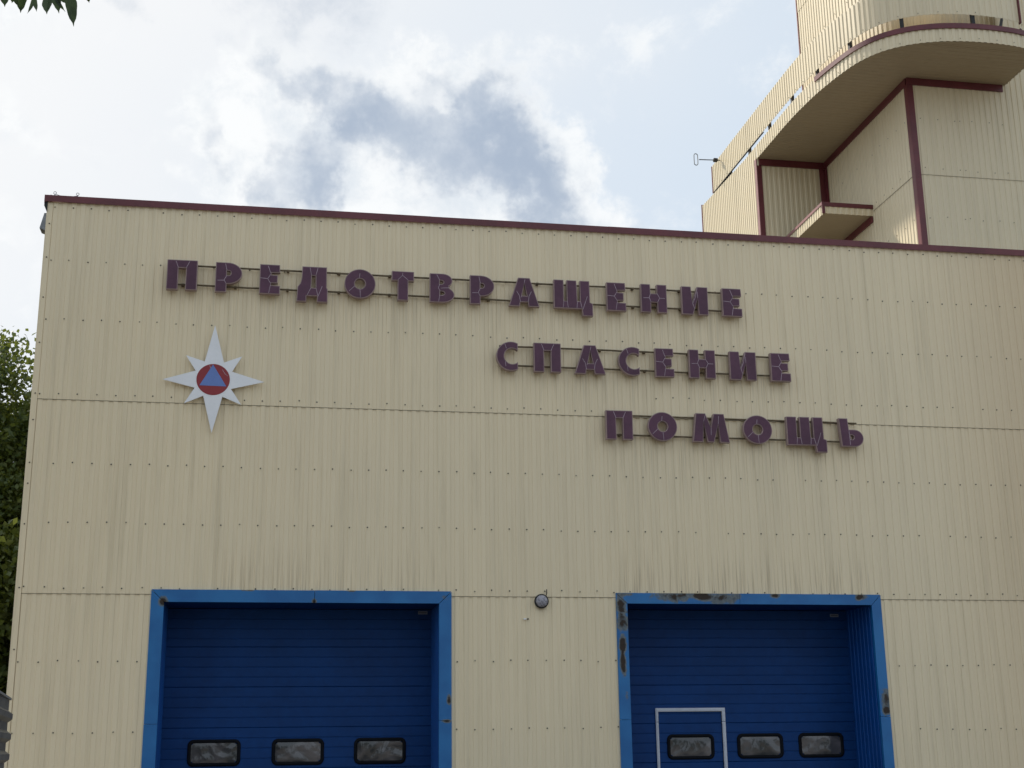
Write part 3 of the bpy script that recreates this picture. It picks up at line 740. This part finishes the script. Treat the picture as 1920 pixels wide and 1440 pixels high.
# rear flank wall (flush with the balcony front) and its edge
path_wall([(9.9, 11.45), (9.9, 7.835)], ZR, ztop, tw)
G().box(9.88, 9.93, 11.452, 11.475, ZR, 14.01).put('edge_trim', M['maroon_lit'], tw)
G().box(9.93, 12.0, 11.40, 11.45, ZR, 13.9).put('rear_wall', M['cream_t'], tw)
# balcony front band
FP = Path(FC)
path_wall(FC, ZS - .002, ztop, tw, name='fascia_sheet')
band = [p for p in FC if p[1] < 4.85]
strip(band, 13.795, 13.884, tw, 'maroon_cap', M['maroon'], 0.013, 0.02)
strip(band, 13.885, 13.892, tw, 'cap_top', M['maroon'], -.06, 0.092)
# soffit: ribs run along x
pr_s = profile(0.115, 0.006)
def xl(y):
    best = None
    for a, b in zip(FC, FC[1:]):
        if a[0] > 12.2: break
        if (a[1] - y) * (b[1] - y) <= 0 and a[1] != b[1]:
            best = a[0] + (b[0] - a[0]) * (y - a[1]) / (b[1] - a[1])
    return 9.9 if y >= 7.8 else best
def xr_front(y):
    best = None
    for a, b in zip(FC, FC[1:]):
        if a[0] < 12.19: continue
        if (a[1] - y) * (b[1] - y) <= 0 and a[1] != b[1]: best = a[0] + (b[0] - a[0]) * (y - a[1]) / (b[1] - a[1]); break
    return best
ymin = 2.552
y0 = ymin; k_ = 0
while y0 < 7.83:
    y1 = min(7.83, y0 + 1.15)
    v = []; f = []
    ps = prof_points(y0, y1, pr_s)
    if k_ == 0:
        ex = [(y, 0) for y in (2.57, 2.60, 2.65, 2.75, 2.9, 3.2)]
        ps = sorted(ps + ex)
    rows = []
    for y, h in ps:
        a = xl(y); b = 13.375 if y < 3.99 else XB
        if y < 2.72:
            q = xr_front(y); b = min(13.33, q if q else 12.3)
        if a is None: a = 12.1
        rows.append((a, b, y, ZS - h))
    for a, b, y, z in rows: v += [(a, y, z), (b, y, z)]
    for i in range(len(rows) - 1): f.append((2 * i, 2 * i + 1, 2 * i + 3, 2 * i + 2))
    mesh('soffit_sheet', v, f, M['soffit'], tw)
    y0 = y1; k_ += 1
flr = inset(FC, 0.02)
v = [(x, y, 13.62) for x, y in flr] + [(13.37, 11.4, 13.62), (9.93, 11.4, 13.62)]
mesh('balcony_floor', v, [tuple(range(len(v)))], M['roof'], tw)
# maroon beams where the walls meet the soffit
for nm, bx in (('soffit_beam', (XB - .03, 13.33, 3.955, 3.984, 13.405, 13.542)), ('soffit_beam', (XB - .045, XB - .0165, 4.0, 7.80, 13.405, 13.542)),
               ('soffit_beam', (9.93, XB - .05, 7.785, 7.815, 13.395, 13.54)), ('corner_trim', (XB - .032, XB + .085, 3.962, 3.983, ZR, 13.404)), ('corner_trim', (XB - .0335, XB - .0165, 3.984, 4.09, ZR, 13.404)),
               ('corner_trim', (XB - .15, XB - .03, 7.795, 7.815, ZR, 13.394)), ('corner_trim', (XB - .029, XB - .0165, 7.70, 7.794, ZR, 13.404)),
               ('corner_trim', (9.882, 9.985, 7.805, 7.8185, ZR, 13.39)), ('corner_trim', (9.875, 9.8885, 7.82, 7.93, ZR, 13.55))):
    G().box(*bx).put(nm, M['maroon_lit'] if bx[0] == 9.875 else M['maroon'], tw)
# parapet band above the gap
ZE0, ZE1 = 14.19, 14.86
PC = inset(FC, 0.18)
PC = [(PC[0][0], 11.12)] + PC
def tilt(z): return z
path_wall(PC[:-5] + [(13.22, 2.955)], ZE0, ZE1, tw, name='parapet_sheet')
strip(PC[:2], ZE0 - .012, ZE0 + .004, tw, 'parapet_sill', M['dark_steel'], -.02, 0.024)
G().box(PC[0][0] - .018, PC[0][0] + .02, 11.122, 11.145, ZE0 - .01, ZE1).put('edge_trim', M['maroon_lit'], tw)
PP = Path(inset(FC, 0.235))
def near(x, y):
    best = min(range(len(PP.p)), key=lambda i: (PP.p[i] - Vector((x, y))).length); return PP.at(PP.l[best])
posts = [(10.1, 10.0), (10.1, 8.75), (10.1, 7.5), (10.13, 6.3), (10.2, 5.15), (10.4, 4.05), (10.95, 3.1), (12.15, 2.8)]
for x, y in posts:
    if y > 7.9: c_, n_ = Vector((10.135, y)), Vector((-1, 0))
    else: c_, n_ = near(x, y)
    t_ = Vector((-n_.y, n_.x)); hw = .032
    a, b = c_ + n_ * .045, c_ - n_ * .01
    G().hexa([(a + t_ * hw).to_3d() + Vector((0, 0, 13.64)), (a - t_ * hw).to_3d() + Vector((0, 0, 13.64)), (b - t_ * hw).to_3d() + Vector((0, 0, 13.64)), (b + t_ * hw).to_3d() + Vector((0, 0, 13.64))],
             [(a + t_ * hw).to_3d() + Vector((0, 0, 14.75)), (a - t_ * hw).to_3d() + Vector((0, 0, 14.75)), (b - t_ * hw).to_3d() + Vector((0, 0, 14.75)), (b + t_ * hw).to_3d() + Vector((0, 0, 14.75))]).put('railing_post', M['dark_steel'], tw)
G().bar((12.56, 2.60, 13.89), (12.70, 2.74, 14.17), .04, .04).put('railing_post', M['dark_steel'], tw)
G().bar((13.00, 2.68, 13.96), (13.14, 2.79, 13.95), .03, .03).put('railing_post', M['dark_steel'], tw)
ct, nt_ = Path(PC).at(min(Path(PC).l, key=lambda l: (Path(PC).at(l)[0] - Vector((13.09, 2.82))).length))
t_ = Vector((-nt_.y, nt_.x))
G().bar((ct + nt_ * .022).to_3d() + Vector((0, 0, ZE0 - .03)), (ct + nt_ * .022).to_3d() + Vector((0, 0, ZE1)), .07, .02).put('parapet_trim', M['maroon'], tw)
G().box(10.10, 10.115, 9.95, 11.1, 13.9, 14.25).put('dark_filler', M['dark_steel'], tw)
# upper shaft set back behind the walkway
SC = inset([p for p in FC0 if p[0] < 13.6 or p[1] > 6], 0.80)
SC = [p for p in SC if p[0] < 13.3]
SC = [p for p in SC if p[1] < 7.05]
path_wall(SC, 13.63, 16.62, tw)
path_wall(inset(SC, -.006), 16.60, 19.6, tw)
G().box(SC[0][0] - .02, SC[0][0] + .03, SC[0][1] + .002, SC[0][1] + .03, 13.63, 19.6).put('edge_trim', M['maroon_lit'], tw)
G().box(SC[0][0] + .05, 13.2, SC[0][1] - .05, SC[0][1], 13.63, 19.6).put('rear_wall', M['cream_t'], tw)
# small box balcony in the corner
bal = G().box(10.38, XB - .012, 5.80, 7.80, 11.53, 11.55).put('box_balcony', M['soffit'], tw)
path_wall([(10.37, 7.82), (10.37, 5.79)], 11.50, 11.70, bal, name='band_sheet')
path_wall([(10.37, 5.79), (XB - .014, 5.79)], 11.52, 11.68, bal, name='band_sheet', start=.04)
G().box(10.345, 10.362, 5.79, 7.82, 11.69, 11.745).put('band_cap', M['maroon_lit'], bal)
G().box(10.40, XB - .014, 5.765, 5.781, 11.66, 11.745).put('band_cap', M['maroon'], bal)
G().box(10.345, 10.40, 5.758, 5.79, 11.515, 11.75).put('corner_trim', M['maroon'], bal)
G().box(XB - .05, XB - .018, 5.80, 7.82, 11.40, 11.528).put('wall_strip', M['maroon'], bal)
G().box(10.363, XB - .014, 5.785, 7.82, 11.735, 11.75).put('balcony_top', M['roof'], bal)

tsc = G()
def tscrew(x, y, z, nx, ny, r=.010):
    tx, ty = -ny, nx; b = len(tsc.v)
    vs_ = [(x + nx * .002 + tx * r * math.cos(2 * PI * i / 6), y + ny * .002 + ty * r * math.cos(2 * PI * i / 6), z + r * math.sin(2 * PI * i / 6)) for i in range(6)]
    vs_ += [(v_[0] + nx * .006, v_[1] + ny * .006, v_[2]) for v_ in vs_]
    tsc.add(vs_, [tuple(range(6, 12)), tuple(range(6))[::-1]] + [(i, (i + 1) % 6, 6 + (i + 1) % 6, 6 + i) for i in range(6)])
for z in (12.74, 11.74, 10.78, 9.8):
    for x in (11.60, 11.95, 12.29, 12.40, 12.64, 12.98, 13.25): tscrew(x + random.uniform(-.01, .01), 3.984, z + random.uniform(-.02, .02), 0, -1)
    for y in (4.2, 4.55, 4.9, 5.25, 5.6, 6.3, 7.0): tscrew(XB - .016, y, z + random.uniform(-.02, .02), -1, 0)
for path, zz, i0, stp in ((FC, 13.60, 0, .345), (PC[:-5], 14.235, 0, .345), (SC, 15.6, 0, .46)):
    P_ = Path(path); l = .3
    while l < P_.l[-1] - .9:
        c_, n_ = P_.at(l); c_ = c_ + n_ * .016
        tscrew(c_.x, c_.y, zz + random.uniform(-.008, .008), n_.x, n_.y, .009); l += stp
tsc.put('screw_heads', M['screw_g'], tw)['kind'] = 'stuff'

# loop aerial at the back of the parapet
an = thing('loop_aerial', 'small oval loop aerial on a short rod fixed to the tower parapet', 'antenna', (10.0, 10.5, 14.73))
G().tube([(10.06, 10.5, 14.74), (9.55, 10.5, 14.722)], .011, 6).put('rod', M['dark_steel'], an)
lo_ = []
for i in range(20):
    a = 2 * PI * i / 20
    lo_.append((9.475 + .045 * math.cos(a), 10.5, 14.72 + .095 * (1 if math.sin(a) > 0.01 else -1 if math.sin(a) < -.01 else 0) + .048 * math.sin(a)))
G().tube(lo_, .010, 6, True).put('loop', M['galv'], an)
G().box(9.90, 9.99, 10.46, 10.54, 14.70, 14.77).put('clamp', M['dark_steel'], an)

# ================================================================== CORRUGATED FENCE
fd = ray(180, 1409.2); fd = Vector((fd.x, fd.y, 0)).normalized()
pe = at(27, 1312, -5.6)
ZF = pe.z
fe = thing('corrugated_fence', 'grey corrugated metal fence with horizontal ribs in front of the left wall corner', 'fence', (pe.x, pe.y, 0))
nf = Vector((fd.y, -fd.x, 0))                 # towards the wall side (+x)
def fence_sheet(s0, s1, name='fence_sheet'):
    per = 0.152; prof_ = []
    z = 0.0
    n = int(ZF / per) + 1
    for i in range(n):
        b = ZF - 0.055 - per * i
        for dz_, h in ((0, 0), (-.030, 0), (-.055, .034), (-.095, .034), (-.120, 0)):
            if b + dz_ > 0.02: prof_.append((b + dz_, h))
    prof_ = [(ZF - .002, 0)] + prof_
    v = []; f = []
    for s in (s0, s1):
        for th in (0, -.012):
            for z_, h in prof_:
                q = pe - fd * s + nf * (h - .036 + th); v.append((q.x, q.y, z_))
    m_ = len(prof_)
    for i in range(m_ - 1):
        f.append((i, i + 1, 2 * m_ + i + 1, 2 * m_ + i)); f.append((m_ + i, 3 * m_ + i, 3 * m_ + i + 1, m_ + i + 1))
        f.append((i, m_ + i, m_ + i + 1, i + 1))
    return mesh(name, v, f, M['fence'], fe)
for i in range(5): fence_sheet(i * 2.2 + .003, i * 2.2 + 2.197)
for i in range(3):
    a = pe - fd * (i * 4.4 + .35) - nf * .09
    G().bar((a.x, a.y, 0), (a.x, a.y, ZF - .05), .06, .06).put('fence_post', M['galv'], fe)
a = pe - nf * .045; b = pe - fd * 11 - nf * .045
G().bar((a.x, a.y, ZF + .004), (b.x, b.y, ZF + .004), .05, .016).put('cap_rail', M['galv'], fe)

# ================================================================== TREES
def leaf_cloud(rng, clumps, per, size, spread):
    v = []; f = []
    for (cx, cy, cz, cr) in clumps:
        for _ in range(per):
            d = Vector((rng.gauss(0, 1), rng.gauss(0, 1), rng.gauss(0, .8))) * cr * spread
            c_ = Vector((cx, cy, cz)) + d
            n_ = Vector((rng.gauss(0, 1), rng.gauss(0, 1), rng.gauss(.5, 1))).normalized()
            u = n_.orthogonal().normalized(); u.rotate(Matrix.Rotation(rng.uniform(0, 2 * PI), 3, n_)); w_ = n_.cross(u)
            L = size * rng.uniform(.6, 1.25); Wd = L * .34
            b = len(v)
            v += [tuple(c_ - u * L * .5), tuple(c_ - u * L * .05 + w_ * Wd + n_ * L * .06), tuple(c_ + u * L * .5), tuple(c_ - u * L * .05 - w_ * Wd + n_ * L * .06)]
            f += [(b, b + 1, b + 2), (b, b + 2, b + 3)]
    return v, f
def tree(label, x, y, h, rx, ry, z0, seed, nclump, per, size=.13, mat='leaf', trunk_r=.2, group=None):
    rng = random.Random(seed)
    t_ = thing('broadleaf_tree', label, 'tree', (x, y, 0), group)
    cz = (z0 + h) / 2; rz = (h - z0) / 2
    gg = G(); pts = [(x, y, 0), (x + .05, y, z0 * .6), (x + .12, y - .05, cz), (x + .02, y, h - .8)]
    gg.tube(pts, [trunk_r, trunk_r * .8, trunk_r * .5, .03], 8)
    clumps = []
    for i in range(nclump):
        a = rng.uniform(0, 2 * PI); u = rng.uniform(-1, 1); rr = rng.uniform(.25, 1) ** .5
        s = math.sqrt(max(0, 1 - u * u)); lump = 1 + .13 * math.sin(3 * a + seed) + .1 * math.sin(5 * u + a * 2)
        p = (x + rx * rr * s * math.cos(a) * lump, y + ry * rr * s * math.sin(a) * lump, cz + rz * rr * u * lump)
        clumps.append((*p, rng.uniform(.28, .55)))
    for i in range(26):
        c_ = clumps[i]; zb = max(.5, z0 * .7 + rng.uniform(0, (c_[2] - z0) * .6 if c_[2] > z0 else .3))
        m_ = ((x + c_[0]) / 2, (y + c_[1]) / 2, (zb + c_[2]) / 2 + .25)
        gg.tube([(x + .06, y, zb), m_, c_[:3]], [.06, .035, .012], 5)
    gg.put('trunk', M['bark'], t_, True)
    v, f = leaf_cloud(rng, clumps, per, size, .62)
    mesh('crown', v, f, M[mat], t_)
    return t_
tree('tall sunlit green tree close behind the left corner of the building', -5.55, 9.6, 9.15, 2.3, 2.6, 2.3, 3, 380, 230, .115, group='trees left of the building')
tree('darker tree farther back behind the left corner of the building', -6.6, 17.0, 9.6, 3.4, 3.2, 2.0, 8, 330, 120, .17, group='trees left of the building')
tree('low dark bush-like tree filling the gap beside the left wall', -5.2, 6.4, 5.2, 1.7, 2.2, .6, 15, 230, 130, .14, group='trees left of the building')
# unseen trees added behind the photographer, to reflect in the glass and shade the low sky
for i, (x, y, h) in enumerate(((-22, -62, 12), (-9, -66, 13), (4, -63, 11.5), (16, -67, 13.5), (30, -62, 12))):
    tree(('added leafy tree across the yard, behind the photographer, number %s along the line from the left' % ('one', 'two', 'three', 'four', 'five')[i]).replace('number ', ''),
         x, y, h, 4.4, 3.2, 1.5, 30 + i, 170, 60, .42, group='added trees across the yard')

# near tree: trunk outside the picture on the left, one twig of big leaves hanging into the top left corner
nt = tree('near tree whose big dark leaves hang into the top left corner', -5.2, -9.6, 11.5, 2.75, 3.0, 5.4, 77, 130, 90, .16, 'leaf_n', .24)
twig = G().tube([(-5.1, -9.7, 4.6), (-3.6, -10.3, 5.35), (-2.3, -10.7, 5.48), (-1.55, -10.95, 5.32), (-1.0, -11.0, 5.22), (-.85, -11.02, 5.15)], [.05, .032, .018, .011, .007, .003], 6).put('hanging_branch', M['bark'], nt)
leaves = [((14, -16), (10, 15.5), 18, .1), ((44, -16), (38, 23.5), 17.5, -.05), ((27, -14), (29, 11), 7, .8), ((67, -14), (49, 22.5), 6.5, .3), ((66, -14), (68, 23), 8, -.6), ((88, -12), (90, 31), 16.5, .15),
          ((100, -12), (110.5, 28.5), 15, -.2), ((107, -6), (122, 22), 6, .5), ((131, -10), (138, 46), 18.5, -.1), ((161, -16), (166, 5.5), 8, .2), ((108, -12), (124, 7), 9, .6), ((84, -14), (97, 3), 14, .7), ((55, -10), (48, 2), 12, .5), ((24, -12), (22, 6), 10, -.4)]
random.seed(9)
for i, (bp, tp, wpx, tw_) in enumerate(leaves):
    yy = -11 + random.uniform(-.12, .12)
    B = at(*bp, yy); T_ = at(*tp, yy + random.uniform(-.03, .03)); ax = (T_ - B); L = ax.length; ax.normalize()
    side = ax.cross(Vector((0, 1, 0))).normalized(); nrm_ = ax.cross(side).normalized()
    side = (side * math.cos(tw_) + nrm_ * math.sin(tw_)).normalized(); nrm_ = ax.cross(side).normalized()
    Wd = wpx / 2 * (B - CAM).length / FOC / max(.5, math.cos(tw_))
    v = []; f = []; n = 9
    for k_ in range(n + 1):
        u = k_ / n
        wv_ = Wd * (math.sin(PI * min(1, u * 1.02) ** .85) ** .8 if 0 < u < 1 else 0) * (1 - .25 * u) * 1.12 + (.0008)
        if u > .88: wv_ *= .55
        wob = 1 + .05 * math.sin(17 * u + i)
        c_ = B + ax * L * u + nrm_ * (.018 * math.sin(2.6 * u + i))
        for sgn in (-1, 0, 1):
            q = c_ + side * sgn * wv_ * wob + nrm_ * abs(sgn) * wv_ * .35
            v.append(tuple(q))
    for k_ in range(n):
        for j in (0, 1): f.append((3 * k_ + j, 3 * k_ + j + 1, 3 * k_ + 4 + j, 3 * k_ + 3 + j))
    mesh('leaf', v, f, M['leaf_n'], twig)
    G().tube([tuple(B), tuple(B + Vector((-.01, 0, .05))), tuple(B + Vector((-.03, 0, .10)))], .0016, 4).put('leaf_stalk', M['bark'], twig)
